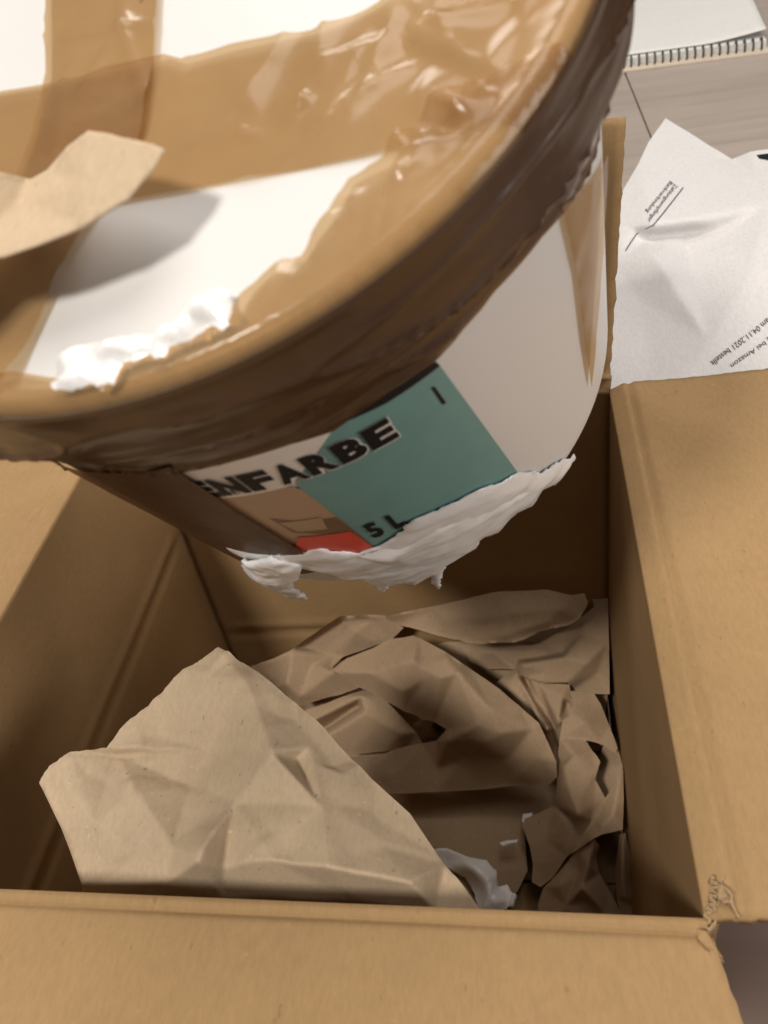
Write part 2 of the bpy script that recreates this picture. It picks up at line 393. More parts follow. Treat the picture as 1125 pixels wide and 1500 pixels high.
T1 = [(-560, 262), (-250, 170), (0, 122), (62, 112), (150, 92), (235, 72), (262, 80), (330, 60), (460, 32), (530, 2), (640, -60), (860, -160), (1000, -20), (960, 180), (700, 190), (575, 206), (450, 232), (330, 255), (200, 278), (0, 318), (-250, 380), (-560, 470)]
lid_tape(T1, .0004, 3, .0006, [(430, 130, .02, 1.2), (560, 60, .03, .8), (700, 110, .02, 1.5)],
         relief=[(-200, 200, 0), (900, -100, 0), (900, 200, 0), (-200, 340, 0), (330, 190, 0), (345, 184, .0012), (440, 135, .0022), (460, 128, 0), (400, 185, 0), (340, 165, 0), (430, 120, 0), (455, 75, 0), (470, 72, .0016), (600, 40, .0024), (600, 25, 0), (590, 60, 0), (240, 80, .001), (300, 100, .0), (260, 110, 0)], creases=[(600, 70, .02, 9), (420, 150, .022, 6), (120, 160, .02, 3)])
T2 = [(640, 150), (600, 190), (572, 208), (560, 232), (540, 240), (508, 256), (492, 285), (480, 306), (455, 338), (437, 370), (410, 376), (380, 396), (356, 420), (345, 440), (330, 470), (250, 505), (160, 545), (90, 560), (20, 545), (-60, 560), (-200, 600), (-200, 800), (300, 750), (700, 500), (1000, 250), (960, 20)]
lid_tape(T2, .0009, 5, .0006, [(650, 170, .016, 2.6), (700, 230, .016, 2.2), (590, 330, .014, 1.5), (560, 400, .012, 1.3), (760, 120, .014, 1.6)],
         relief=[(500, 80, 0), (850, 60, 0), (850, 300, 0), (520, 460, 0), (560, 250, 0), (300, 560, 0), (640, 100, 0), (640, 110, .0024), (700, 112, .0008), (705, 130, 0), (598, 150, .001), (604, 158, .0034), (665, 160, .0042), (702, 168, .0030), (670, 190, .0006), (740, 195, .0018), (655, 270, .0014), (600, 170, .0), (650, 276, 0), (720, 250, 0), (760, 90, .002), (770, 140, .0026), (750, 145, 0), (590, 215, .0018), (602, 245, .0006), (575, 240, 0), (540, 372, .002), (528, 380, 0), (552, 380, 0), (452, 448, .0015), (440, 460, 0), (470, 450, 0)], creases=[(680, 190, .013, 16), (590, 330, .012, 10), (470, 440, .01, 5), (250, 545, .012, 4), (790, 90, .01, 6)])
T3 = [(66, -420), (62, -160), (62, 100), (42, 190), (0, 300), (-60, 450), (-110, 600), (-20, 640), (12, 548), (60, 445), (107, 345), (195, 208), (205, 180), (222, 78), (235, -160), (248, -420)]
lid_tape(T3, .0014, 8, .0006, creases=[(130, 60, .012, 4), (120, 170, .01, 4), (40, 450, .012, 5)])
# skirt tape: one wrinkled band over the lid rim and down the wall
low_px = [(0, 686), (60, 690), (110, 694), (180, 697), (252, 690), (357, 666), (420, 648), (486, 628), (530, 596), (580, 562), (639, 522), (674, 480), (720, 425), (790, 345), (850, 268)]
low = sorted([on_cone(*p) for p in low_px if True]); lt = np.array([a for a, _ in low]); ls = np.array([b_ for _, b_ in low])
def low_s(th):
    x = ((th-lt[0]) % (2*math.pi))+lt[0]
    if x <= lt[-1]: return float(np.interp(x, lt, ls))
    k = (x-lt[-1])/(lt[0]+2*math.pi-lt[-1]); return ls[-1]+(ls[0]-ls[-1])*k
TBU = on_cone(866, 225)[0]
def skirt():
    n, mrow = 420, 46; V = []; F = []
    for i in range(n):
        th = 2*math.pi*i/n-math.pi; S = min(max(low_s(th), .03), .080)
        for j in range(mrow+1):
            v = j/mrow; s = .0004+(S-.0004)*v
            if s < .003: r = np.interp(s, [0, .0008, .003], [RL*1.001, RL*1.0045, RL*1.0055])
            elif s < .021: r = RL*(1.004+.004*(s-.003)/.018)
            else: r = max(cone_r(s)+.0004, RL*1.008-(s-.021)*.62)
            # long wrinkles that run round the bucket and drift downwards
            a = th*RL/.014; w1 = noise.noise((math.cos(th)*2.2+s*14, math.sin(th)*2.2, s*62+th*1.1)); w2 = noise.noise((math.cos(th)*5+3, math.sin(th)*5, s*210-th*3.1+7))
            fold = (1-abs(w1)*2.0); fold = max(0, fold)**10
            env = min(1, max(0, (s-.0035)/.008))*min(1, (S-s)/.004+.15)
            d = .0004+env*(.0017*fold+.0003*w2+.0001*noise.noise((math.cos(th)*12, math.sin(th)*12, s*400)))
            r += max(0.0002, d)
            dt = (th-TBU+math.pi) % (2*math.pi)-math.pi; r += .0018*math.exp(-(dt/.24)**2)*max(0, math.sin(math.pi*min(1, max(0, (s-.004)/(S-.004)))))**.7
            V.append(bc+ax*s+bu*(r*math.cos(th))+bv*(r*math.sin(th)))
    for i in range(n):
        for j in range(mrow):
            a = i*(mrow+1)+j; b_ = ((i+1) % n)*(mrow+1)+j; F.append((a, b_, b_+1, a+1))
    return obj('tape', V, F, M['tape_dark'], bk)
skirt()

def wall_patch(name, poly, d, mat, res=.0022, crumple=0.0, seed=1, rag=0, ragf=.4, solid=0, raw=False, dfn=None, parent=bk):
    P = np.array([(t*RT, s) for t, s in ([on_cone(*p) for p in poly] if not raw else poly)])
    V2, F = patch(P, res, rag, ragf, seed)
    h = np.full(len(V2), d)
    if crumple: h = h+np.maximum(0, Crumple(seed, 9, (.006, .03))(V2)*crumple+.0004)
    if dfn is not None: h = h+dfn(V2, P)
    return obj(name, [cone(q[0]/RT, q[1], k) for q, k in zip(V2, h)], F, M[mat], parent, True, solid, 1)
# printed label
lab = wall_patch('label', [(470, 540), (640, 530), (700, 612), (758, 692), (715, 760), (640, 815), (560, 830), (545, 797), (490, 752), (440, 716), (433, 700), (470, 655), (484, 630), (440, 600)], .0003, 'teal')
wall_patch('label_stripe', [(480, 608), (560, 578), (636, 527), (643, 534), (566, 588), (490, 622)], .00045, 'black', .0012, parent=lab)
wall_patch('label_white_panel', [(230, 640), (400, 600), (500, 590), (486, 628), (468, 655), (435, 698), (420, 711), (327, 728), (284, 700), (240, 675)], .0004, 'labelwhite', parent=lab)
wall_patch('label_picture', [(284, 702), (327, 728), (420, 711), (440, 714), (490, 752), (545, 797), (520, 812), (440, 806), (380, 790), (300, 745)], .0004, 'beige', parent=lab)
wall_patch('label_picture_shelf', [(395, 757), (445, 762), (492, 755), (545, 797), (520, 779), (430, 778)], .0005, 'brownprint', .0012, parent=lab)
wall_patch('label_picture_board', [(408, 763), (470, 755), (480, 772), (436, 776)], .0006, 'beige', .0012, parent=lab)
wall_patch('label_red_bar', [(436, 784), (512, 775), (548, 800), (540, 815), (430, 812)], .0007, 'red', .0012, parent=lab)
wall_patch('label_tick', [(630, 566), (635, 564), (652, 588), (647, 591)], .0005, 'black', .0012, parent=lab)

def text_mesh(body, bold=0.0, n=3):
    cu = bpy.data.curves.new('t', 'FONT'); cu.body = body; cu.offset = bold; cu.resolution_u = 3
    o = bpy.data.objects.new('t', cu); COL.objects.link(o); dg = bpy.context.evaluated_depsgraph_get(); dg.update()
    me = bpy.data.meshes.new_from_object(o.evaluated_get(dg)); bpy.data.objects.remove(o)
    bm = bmesh.new(); bm.from_mesh(me); bmesh.ops.triangulate(bm, faces=bm.faces[:])
    for _ in range(n):
        es = [e for e in bm.edges if e.calc_length() > .16]
        if es: bmesh.ops.subdivide_edges(bm, edges=es, cuts=1)
        bmesh.ops.triangulate(bm, faces=bm.faces[:])
    bm.verts.index_update(); V = np.array([tuple(v.co)[:2] for v in bm.verts]); F = [tuple(v.index for v in f.verts) for f in bm.faces]; bm.free()
    V = V-V.min(0); V = V/V.max(0); return V, F
def wall_text(name, body, pa, pb, ptop, mat, d, bold=0.02):
    # baseline from pixel pa to pixel pb, letter tops through pixel ptop
    V, F = text_mesh(body, bold); a = np.array(on_cone(*pa)); b_ = np.array(on_cone(*pb)); c = np.array(on_cone(*ptop))
    bl = a[1]+(b_[1]-a[1])*(c[0]-a[0])/(b_[0]-a[0]); hh = c[1]-bl
    return obj(name, [cone(a[0]+(b_[0]-a[0])*x, a[1]+(b_[1]-a[1])*x+hh*y, d) for x, y in V], F, M[mat], lab, False)
def wall_word(body, pa, pb, ptop, gap=.08, dd=.0007, bold=.06, mat='black'):
    a = np.array(on_cone(*pa)); b_ = np.array(on_cone(*pb)); c = np.array(on_cone(*ptop)); n = len(body)
    bl = a[1]+(b_[1]-a[1])*(c[0]-a[0])/(b_[0]-a[0]); hh = c[1]-bl; VV = []; FF = []
    for k, ch in enumerate(body):
        V, F = text_mesh(ch, bold); o_ = len(VV)
        for x, y in V:
            x = (k+(1-gap)*x+gap/2)/n; VV.append(cone(a[0]+(b_[0]-a[0])*x, a[1]+(b_[1]-a[1])*x+hh*y, dd))
        FF += [tuple(i+o_ for i in f) for f in F]
    return obj('label_text', VV, FF, M[mat], lab, False)
wall_word('ENFARBE', (291, 726), (588, 636), (567, 606), .05, .00055, .10, 'labelwhite')
wall_word('ENFARBE', (289, 725), (586, 635), (566, 607))
wall_text('label_small_text', 'UME', (315, 726), (353, 719), (349, 712), 'greyink', .0007, .01)
wall_text('label_volume_text', '5 L', (548, 786), (598, 764), (583, 744), 'black', .0007, .035)
# tape strips that run down the wall
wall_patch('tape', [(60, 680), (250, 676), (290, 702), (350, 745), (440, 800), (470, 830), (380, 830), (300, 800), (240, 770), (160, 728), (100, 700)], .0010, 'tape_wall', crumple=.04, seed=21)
wall_patch('tape', [(815, 300), (882, 225), (878, 330), (868, 480), (861, 566), (850, 500), (838, 400)], .0010, 'tape', crumple=.06, seed=22)

# ------------------------------------------------------------------ paint on the bucket
def edge_dist(V2, P):
    d = np.full(len(V2), 1e9); n = len(P)
    for i in range(n):
        a, b_ = P[i], P[(i+1) % n]; e = b_-a; t = np.clip(((V2-a) @ e)/(e @ e+1e-15), 0, 1)
        d = np.minimum(d, np.linalg.norm(V2-a-t[:, None]*e, axis=1))
    return d
def lumps(V2, f, seed, an=1.0): return np.array([noise.fractal((q[0]*f*an, q[1]*f, seed), .9, 2.2, 4) for q in V2])
def paint_d(th, seed, f=120, an=.3):
    def fn(V2, P):
        e = edge_dist(V2, P); return th*np.sqrt(np.clip(e/.006, 0, 1))*np.maximum(.12, 1+.42*lumps(V2, f, seed, an))
    return fn
pw = wall_patch('paint_smear', [(838, 664), (812, 676), (790, 690), (756, 690), (742, 697), (700, 714), (660, 732), (628, 748), (605, 757), (592, 766), (578, 782), (556, 796), (520, 806), (470, 800), (430, 806), (372, 804), (330, 795), (334, 800), (372, 818), (430, 824), (470, 834), (484, 836), (506, 846), (528, 844), (548, 854), (560, 866), (570, 854), (590, 850), (606, 853), (630, 840), (637, 858), (641, 861), (645, 842), (652, 824), (676, 810), (694, 800), (702, 784), (728, 778), (748, 752), (776, 738), (790, 716), (812, 706), (830, 682)], .0004, 'paint', .0012, 0, 31, .0016, .55, .0004, dfn=paint_d(.0017, 3.1, 115, .5))
wall_patch('paint_ridge', [(750, 716), (700, 738), (640, 764), (590, 786), (520, 808), (560, 818), (620, 800), (690, 768), (745, 735), (790, 704)], .0012, 'paint', .0014, 0, 33, .0012, .4, 0, dfn=paint_d(.0026, 5.2, 120, .5), parent=pw)
wall_patch('paint_clump', [(362, 806), (400, 806), (440, 818), (436, 836), (428, 842), (446, 862), (450, 872), (424, 880), (398, 868), (372, 852), (362, 830)], .0008, 'paint', .0014, .6, 34, .0012, .5, .0014, dfn=paint_d(.003, 7.3, 110, .8))
# smear on the lid
def lid_blob(name, poly, th, seed, f=110, lift=.0010, res=.0012, rag=.0008):
    P = np.array([on_lid(*p) for p in poly]); V2, F = patch(P, res, rag, 1, seed)
    e = edge_dist(V2, P); h = lid_h(V2); h = np.maximum(h, -.0022)+lift+th*np.sqrt(np.clip(e/.005, 0, 1))*(1+.75*lumps(V2, f, seed))
    return obj(name, [lid3(q, z) for q, z in zip(V2, h)], F, M['paint'], bk)
lid_blob('paint_smear', [(92, 520), (140, 500), (185, 490), (230, 484), (262, 468), (290, 440), (316, 430), (332, 428), (340, 446), (352, 460), (350, 484), (336, 494), (310, 500), (288, 512), (262, 520), (252, 536), (222, 534), (192, 548), (186, 566), (166, 580), (150, 570), (120, 584), (98, 584), (84, 556), (80, 535)], .0050, 2.7, 150)

# ------------------------------------------------------------------ paper things
def sheet(name, outline, inner=(), creases=(), mat='kraft', res=6.0, rag=0.0, ragmask=None, soft=6.0, crum=0.0, fine=0.0, seed=1, thick=.0003, lam=(.02, .06), parent=None):
    ctrl = list(outline)+list(inner); zf = ZField(ctrl, creases, soft)
    V2, F = patch([c[:2] for c in outline], res, rag, 1.0, seed, ragmask)
    z = zf(V2); P = np.array([at(q[0], q[1], k) for q, k in zip(V2, z)])
    if crum or fine:
        h = crum*Crumple(seed, 12, lam)(P[:, :2])
        if fine: h = h+facets(P[:, :2], .026, .0016*fine/.12, seed, .0006)+facets(P[:, :2], .010, .0007*fine/.12, seed+5, .0003)
        P[:, 2] += h
    o = obj(name, P, F, M[mat], parent, True, thick if thick > .0005 else 0, -1)
    o.data.update()
    nn = np.array([tuple(p.normal) for p in o.data.polygons]).mean(0)
    if nn[2] < 0: o.data.flip_normals()
    return o, zf
# torn corner of the box: ripped liner and crushed fluting
def ribbon(name, path, amp, turns, depth, mat, seed, n=90):
    path = np.array(path, float); V = []; F = []; seg = np.linalg.norm(np.diff(path, axis=0), axis=1); L = np.concatenate([[0], np.cumsum(seg)])
    for i in range(n+1):
        t = L[-1]*i/n; p = np.array([np.interp(t, L, path[:, k]) for k in range(3)]); q = np.array([np.interp(min(L[-1], t+1e-4), L, path[:, k]) for k in range(3)])-np.array([np.interp(max(0, t-1e-4), L, path[:, k]) for k in range(3)])
        q /= np.linalg.norm(q); side = np.array([q[1], -q[0], 0]); ph = t/L[-1]*turns*2*math.pi+1.2*noise.noise((i*.11, seed, 0))
        w_ = amp*math.sin(ph)*(1+.5*noise.noise((i*.2, seed, 5))); top = .0012*noise.noise((i*.35, seed, 9))
        a = p+side*w_; V += [a+Z3*top, a+side*.0006*noise.noise((i*.3, seed, 2))-Z3*depth]
    for i in range(n): F.append((2*i, 2*i+1, 2*i+3, 2*i+2))
    return obj(name, V, F, M[mat], bx, True, .0005, 0)
RC = [at(1048, 1286, .004), at(1046, 1310, .004), at(1040, 1332, .002), at(1034, 1352, 0), at(1026, 1366, 0)]
ribbon('torn_fluting', RC, .0011, 6.5, .006, 'card_torn', 3.0)
ribbon('torn_liner', [p+np.array([.0022, .0005, .0004]) for p in RC], .0004, 2.2, .007, 'card_torn', 8.0)
sheet('torn_liner', [(1048, 1292, .0035), (1058, 1296, .0055), (1072, 1312, .0065), (1082, 1346, .0030), (1074, 1345, .0005), (1066, 1328, .0010), (1060, 1322, .0060), (1052, 1316, .0040)],
      [(1064, 1312, .0035), (1070, 1322, .0062)], [(8, 9)], 'card_torn', 2.0, 1.0, None, 1.0, 0, 0, 91, .0006, parent=bx)
sheet('torn_liner', [(1022, 1360, .0022), (1034, 1364, .0026), (1044, 1380, .0016), (1056, 1398, -.001), (1062, 1412, -.004), (1048, 1404, -.001), (1034, 1390, .0012), (1022, 1374, .0024)], [(1040, 1386, .0022)], (), 'card', 2.5, .5, None, 2, 0, 0, 92, .0006, parent=bx)
# big torn sheet at the front of the box
s1o = [(60, 1150, -0.0104), (82, 1122, -0.0187), (106, 1104, -0.0265), (158, 1098, -0.0354), (176, 1070, -0.0407), (205, 1045, -0.0455), (240, 1012, -0.0505), (268, 980, -0.0544), (320, 950, -0.0580),
       (362, 972, -0.0576), (420, 1020, -0.0543), (472, 1062, -0.0519), (545, 1142, -0.0457), (600, 1190, -0.0391), (650, 1262, -0.0283), (712, 1342, -0.0260), (760, 1420, -0.1000), (560, 1470, -0.1050), (300, 1450, -0.1000), (140, 1400, -0.0750), (124, 1300, -0.0075), (92, 1215, -0.0093)]
s1i = [(175, 1110, -0.0386), (280, 1152, -0.0359), (395, 1097, -0.0265), (430, 1110, -0.0386), (300, 1100, -0.0441), (235, 1080, -0.0461), (560, 1240, -0.0235), (470, 1180, -0.0235), (340, 1170, -0.0198), (200, 1160, -0.0201),
       (140, 1210, -0.0105), (250, 1235, -0.0077), (290, 1262, 0.0057), (330, 1275, -0.0073), (240, 1290, -0.0049), (400, 1260, -0.0048), (480, 1270, -0.0025), (600, 1290, -0.0119), (520, 1318, -0.0150), (330, 1318, -0.0140), (640, 1335, -0.0210), (190, 1240, -0.0065), (360, 1000, -0.0494), (450, 1090, -0.0416)]
_A = np.array([(1, x, y, x*y) for x, y, _ in s1o[:16]+s1o[20:]], float); _k = np.linalg.lstsq(_A, np.array([q[2] for q in s1o[:16]+s1o[20:]]), rcond=None)[0]
def _base(x, y): return float(np.array([1, x, y, x*y]) @ _k)
def _lvl(x, y): return -.033+(1340-y)/390*.018
s1i = [(x, y, _lvl(x, y)+.95*(z-_base(x, y))+.001) for x, y, z in s1i]
s1o = [(x, y, _lvl(x, y)+.4*(z-_base(x, y)) if y < 1400 else z-.03) for x, y, z in s1o]
ni = len(s1o)
s1c = [(3, ni+4), (ni+4, ni+2), (ni+2, ni+3), (ni, ni+1), (ni+1, ni+2), (ni+2, ni+7), (ni+7, ni+6), (ni+11, ni+12), (ni+12, ni+13), (ni+15, ni+16), (ni+16, ni+17), (ni+13, ni+19)]
o, _ = sheet('kraft_paper_sheet', s1o, s1i, s1c, 'kraft', 4, 2.2, set(range(0, 9)), 2.5, .20, .12, 41, lam=(.03, .09))
tag(o, 'large torn light brown kraft paper sheet standing up at the front of the box', 'paper')

def zz(X, Y, z): return (300+X/1.607, 840+Y/1.607, z)
# crumpled packing paper: every fold is traced as its own panel, panels of one sheet hang under one thing
def fold(parent, out, inn=(), creases=(), seed=1, rag=0.0, ragmask=None, soft=2.0, crum=.10, fine=.05, res=3.6):
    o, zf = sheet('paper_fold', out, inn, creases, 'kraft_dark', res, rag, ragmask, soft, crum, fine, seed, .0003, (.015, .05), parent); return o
PG = 'crumpled brown packing paper in the box'
pf = thing('packing_paper', 'smooth brown packing paper lying flat on the box bottom below the folds', 'paper', group=PG)
fold(pf, [zz(*p) for p in [(60, 430, -.262), (300, 330, -.266), (700, 300, -.266), (930, 330, -.266), (960, 560, -.266), (880, 680, -.272), (800, 700, -.27), (772, 640, -.266), (750, 590, -.265), (760, 700, -.27), (730, 760, -.276), (620, 900, -.278), (300, 880, -.272), (80, 700, -.266)]], [zz(*p) for p in [(500, 600, -.264), (650, 580, -.264), (600, 700, -.27), (300, 600, -.262)]], (), 51, 1.5, crum=.12, fine=.02, res=6)
pb = thing('packing_paper', 'crumpled brown packing paper with a rolled torn lip along the back wall', 'paper', group=PG)
# extra layer added under the folds so the gaps look dark brown
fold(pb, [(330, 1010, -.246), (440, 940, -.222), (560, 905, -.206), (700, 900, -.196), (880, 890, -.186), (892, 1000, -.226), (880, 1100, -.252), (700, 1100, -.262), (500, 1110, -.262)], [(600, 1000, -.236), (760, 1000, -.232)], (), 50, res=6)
fold(pb, [(366, 977, -.206), (426, 953, -.192), (498, 903, -.169), (562, 900, -.168), (591, 917, -.176), (573, 935, -.186), (535, 951, -.195), (503, 963, -.202), (487, 978, -.204), (530, 1006, -.213), (500, 1017, -.217), (436, 1034, -.224), (405, 1004, -.216)],
     [(503, 910, -.183), (445, 949, -.199), (427, 956, -.191), (421, 1003, -.205), (412, 1000, -.212), (487, 961, -.203), (546, 908, -.174), (540, 940, -.188), (470, 978, -.199), (457, 976, -.203), (488, 985, -.198), (440, 1020, -.214), (520, 925, -.180)],
     [(1, 2), (13, 14), (15, 16), (16, 17), (15, 18), (18, 21), (23, 24), (22, 21)], 53)
fold(pb, [(562, 902, -.163), (637, 889, -.157), (693, 873, -.152), (731, 866, -.150), (800, 864, -.148), (837, 872, -.149), (856, 869, -.147), (861, 882, -.150), (851, 905, -.158), (832, 916, -.162), (789, 928, -.166), (765, 939, -.169), (736, 940, -.170), (701, 943, -.171), (667, 937, -.171), (640, 931, -.172), (589, 917, -.174), (570, 908, -.169)],
     [(650, 908, -.160), (740, 900, -.154), (820, 892, -.150), (740, 930, -.163), (800, 915, -.158), (690, 928, -.166)], [(18, 19), (19, 20), (21, 22)], 54, 2.2, set(range(7, 14)), 4, .12, .04)
fold(pb, [(680, 950, -.212), (720, 940, -.206), (789, 940, -.200), (832, 920, -.190), (870, 890, -.176), (866, 868, -.168), (890, 866, -.168), (892, 940, -.188), (893, 1017, -.212), (835, 1014, -.218), (832, 999, -.204), (789, 1000, -.203), (768, 991, -.204), (755, 980, -.207), (715, 981, -.220), (688, 969, -.217)],
     [(765, 973, -.194), (827, 963, -.190), (859, 972, -.189), (758, 967, -.206), (824, 956, -.200), (850, 930, -.187), (720, 955, -.203), (780, 955, -.200), (800, 985, -.198), (875, 985, -.200)], [(16, 17), (17, 18), (19, 20), (22, 23)], 58)
pm = thing('packing_paper', 'long rolled fold of brown packing paper crossing the middle of the heap', 'paper', group=PG)
fold(pm, [(447, 1040, -.226), (533, 1012, -.214), (560, 1020, -.213), (585, 1047, -.219), (610, 1073, -.225), (619, 1090, -.232), (597, 1095, -.237), (562, 1101, -.241), (509, 1106, -.244), (455, 1085, -.24)],
     [(472, 1071, -.243), (525, 1036, -.230), (460, 1056, -.224), (530, 1022, -.211), (478, 1079, -.231), (560, 1060, -.221), (535, 1045, -.216), (590, 1075, -.224)], [(10, 11), (12, 13), (14, 16), (16, 15)], 56)
fold(pm, [(596, 1060, -.238), (640, 1050, -.226), (672, 1075, -.226), (655, 1098, -.236), (616, 1100, -.242)], [(630, 1066, -.222), (618, 1084, -.24), (648, 1078, -.236), (640, 1062, -.240)], [(5, 6), (7, 8)], 59)
fold(pm, [(487, 981, -.197), (509, 964, -.191), (573, 936, -.182), (605, 932, -.178), (615, 936, -.178), (653, 956, -.180), (691, 981, -.184), (731, 1008, -.189), (760, 1033, -.193), (789, 1057, -.199), (803, 1087, -.208), (815, 1116, -.214), (816, 1137, -.224), (805, 1149, -.235), (747, 1153, -.240), (640, 1161, -.243), (573, 1164, -.245), (541, 1140, -.240), (530, 1120, -.237), (575, 1101, -.231), (618, 1089, -.224), (640, 1084, -.219), (654, 1068, -.208), (637, 1057, -.210), (591, 1041, -.209), (557, 1021, -.206), (530, 1009, -.204)],
     [(605, 967, -.172), (670, 985, -.176), (621, 993, -.182), (645, 991, -.176), (720, 1040, -.185), (779, 1068, -.201), (712, 1087, -.203), (655, 1086, -.210), (700, 1062, -.192), (790, 1110, -.215), (745, 1112, -.222), (640, 1125, -.234), (590, 1012, -.189), (540, 985, -.187), (490, 984, -.195), (617, 975, -.176), (655, 965, -.176), (680, 1110, -.224), (590, 1130, -.236), (735, 1075, -.196)],
     [(41, 40), (40, 27), (27, 42), (42, 29), (29, 30), (30, 28), (43, 30), (28, 31), (31, 32), (34, 33), (33, 46), (46, 32), (32, 36), (36, 11), (37, 44), (45, 19)], 55)
pr = thing('packing_paper', 'crumpled brown packing paper squeezed against the right wall of the box', 'paper', group=PG)
fold(pr, [(725, 1000, -.214), (755, 978, -.205), (768, 990, -.204), (789, 1000, -.206), (834, 1003, -.205), (840, 1031, -.210), (836, 1053, -.214), (825, 1060, -.214), (822, 1118, -.238), (810, 1116, -.238), (785, 1057, -.220)],
     [(770, 994, -.219), (811, 1073, -.232), (757, 987, -.201), (800, 1069, -.212), (824, 1021, -.203), (806, 1068, -.212), (776, 996, -.205), (832, 1030, -.216), (818, 1058, -.208), (745, 1010, -.208)], [(11, 12), (13, 14), (17, 16), (15, 19), (19, 12)], 60)
def cc(X, Y, z): return (700+X/4.327, 1060+Y/4.327, z)
fold(pr, [cc(800, 120, -.234), cc(890, 160, -.230), cc(918, 270, -.228), cc(900, 420, -.232), cc(820, 520, -.240), cc(740, 420, -.244), cc(760, 250, -.242)], [cc(850, 250, -.230)], (), 62)
fold(pr, [(824, 1056, -.210), (836, 1048, -.206), (840, 1030, -.206), (834, 1012, -.207), (870, 1016, -.208), (880, 1031, -.211), (893, 1063, -.215), (905, 1097, -.219), (901, 1104, -.220), (888, 1095, -.218), (877, 1089, -.217), (858, 1086, -.217), (868, 1100, -.214), (880, 1116, -.214), (875, 1130, -.216), (872, 1142, -.219), (887, 1170, -.226), (866, 1204, -.236), (848, 1238, -.242), (829, 1256, -.247), (811, 1284, -.257), (792, 1299, -.263), (779, 1292, -.262), (781, 1268, -.258), (776, 1240, -.252), (765, 1210, -.248), (769, 1199, -.246), (811, 1180, -.240), (816, 1148, -.232), (816, 1118, -.226), (820, 1083, -.216)],
     [(823, 1148, -.222), (848, 1194, -.224), (866, 1141, -.217), (841, 1201, -.239), (862, 1205, -.240), (827, 1204, -.236), (829, 1240, -.242), (826, 1122, -.213), (842, 1106, -.210), (852, 1165, -.221), (833, 1150, -.217), (856, 1060, -.207), (800, 1230, -.248), (870, 1178, -.228)],
     [(31, 32), (38, 41), (41, 32), (33, 44), (34, 35), (34, 36), (36, 37), (39, 38), (32, 40)], 61, 1.3, set(range(7, 15)))
fold(pr, [cc(735, 725, -.240), cc(770, 770, -.244), cc(752, 850, -.252), cc(772, 950, -.258), cc(835, 1060, -.266), cc(905, 1190, -.272), cc(920, 1330, -.278), cc(800, 1350, -.28), cc(400, 1330, -.276), cc(380, 1150, -.270), cc(415, 1045, -.264), cc(480, 980, -.258), cc(560, 880, -.252), cc(625, 800, -.246)],
     [cc(740, 745, -.238), cc(640, 930, -.252), cc(700, 900, -.242), cc(655, 1040, -.250), cc(760, 1150, -.260), cc(690, 1120, -.268), cc(560, 1150, -.262), cc(520, 1030, -.254), cc(800, 1200, -.266)], [(14, 16), (16, 17), (17, 18), (15, 19), (15, 20)], 63)
fold(pr, [cc(935, 690, -.244), cc(960, 800, -.250), cc(972, 950, -.258), cc(1005, 1150, -.270), cc(1020, 1320, -.278), cc(935, 1310, -.28), cc(880, 1110, -.27), cc(868, 930, -.262), cc(885, 820, -.254), cc(900, 700, -.246)], [cc(915, 950, -.252), cc(930, 1100, -.262), cc(915, 780, -.243)], [(12, 10), (10, 11)], 64)
fold(pr, [cc(905, 275, -.212), cc(920, 300, -.214), cc(925, 480, -.220), cc(918, 670, -.228), cc(780, 706, -.232), cc(720, 740, -.235), cc(590, 822, -.242), cc(640, 755, -.240), cc(720, 618, -.234), cc(800, 478, -.224), cc(880, 370, -.216)], [cc(860, 560, -.219), cc(800, 640, -.226)], [(11, 12), (0, 11)], 65)
# paint at the bottom of the box
def zp(X, Y): return (580+X/2.96, 1150+Y/2.96)
o, _ = sheet('paint_blob', [(*zp(*p), z) for p, z in (((150, 285), -.262), ((215, 272), -.258), ((300, 305), -.256), ((390, 322), -.256), ((435, 365), -.258), ((442, 430), -.262), ((480, 420), -.26), ((512, 470), -.262), ((500, 510), -.264), ((450, 550), -.266), ((400, 580), -.268), ((350, 540), -.268), ((340, 470), -.268), ((300, 400), -.266), ((220, 360), -.266))], [(*zp(320, 350), -.250), (*zp(400, 420), -.252), (*zp(420, 490), -.254)], (), 'paint', 3, 1, None, 6, .1, .1, 61, .003)
tag(o, 'curled blob of white paint on the brown paper at the box bottom', 'paint')
o, _ = sheet('paint_drop', [(*zp(*p), -.256) for p in ((450, 250), (480, 238), (530, 235), (525, 250), (490, 262), (460, 264))], [(*zp(490, 250), -.253)], (), 'paint', 2, .5, None, 2, 0, 0, 62, .0006)
tag(o, 'small white paint splash on the flat brown paper beside the torn edge', 'paint')
o, _ = sheet('paint_drop', [(*zp(*p), -.252) for p in ((550, 125), (590, 120), (592, 132), (572, 150), (550, 162), (545, 150))], [(*zp(570, 136), -.249)], (), 'paint', 2, .5, None, 2, 0, 0, 63, .0006)
tag(o, 'tiny white paint splash at the top of the torn paper edge', 'paint')

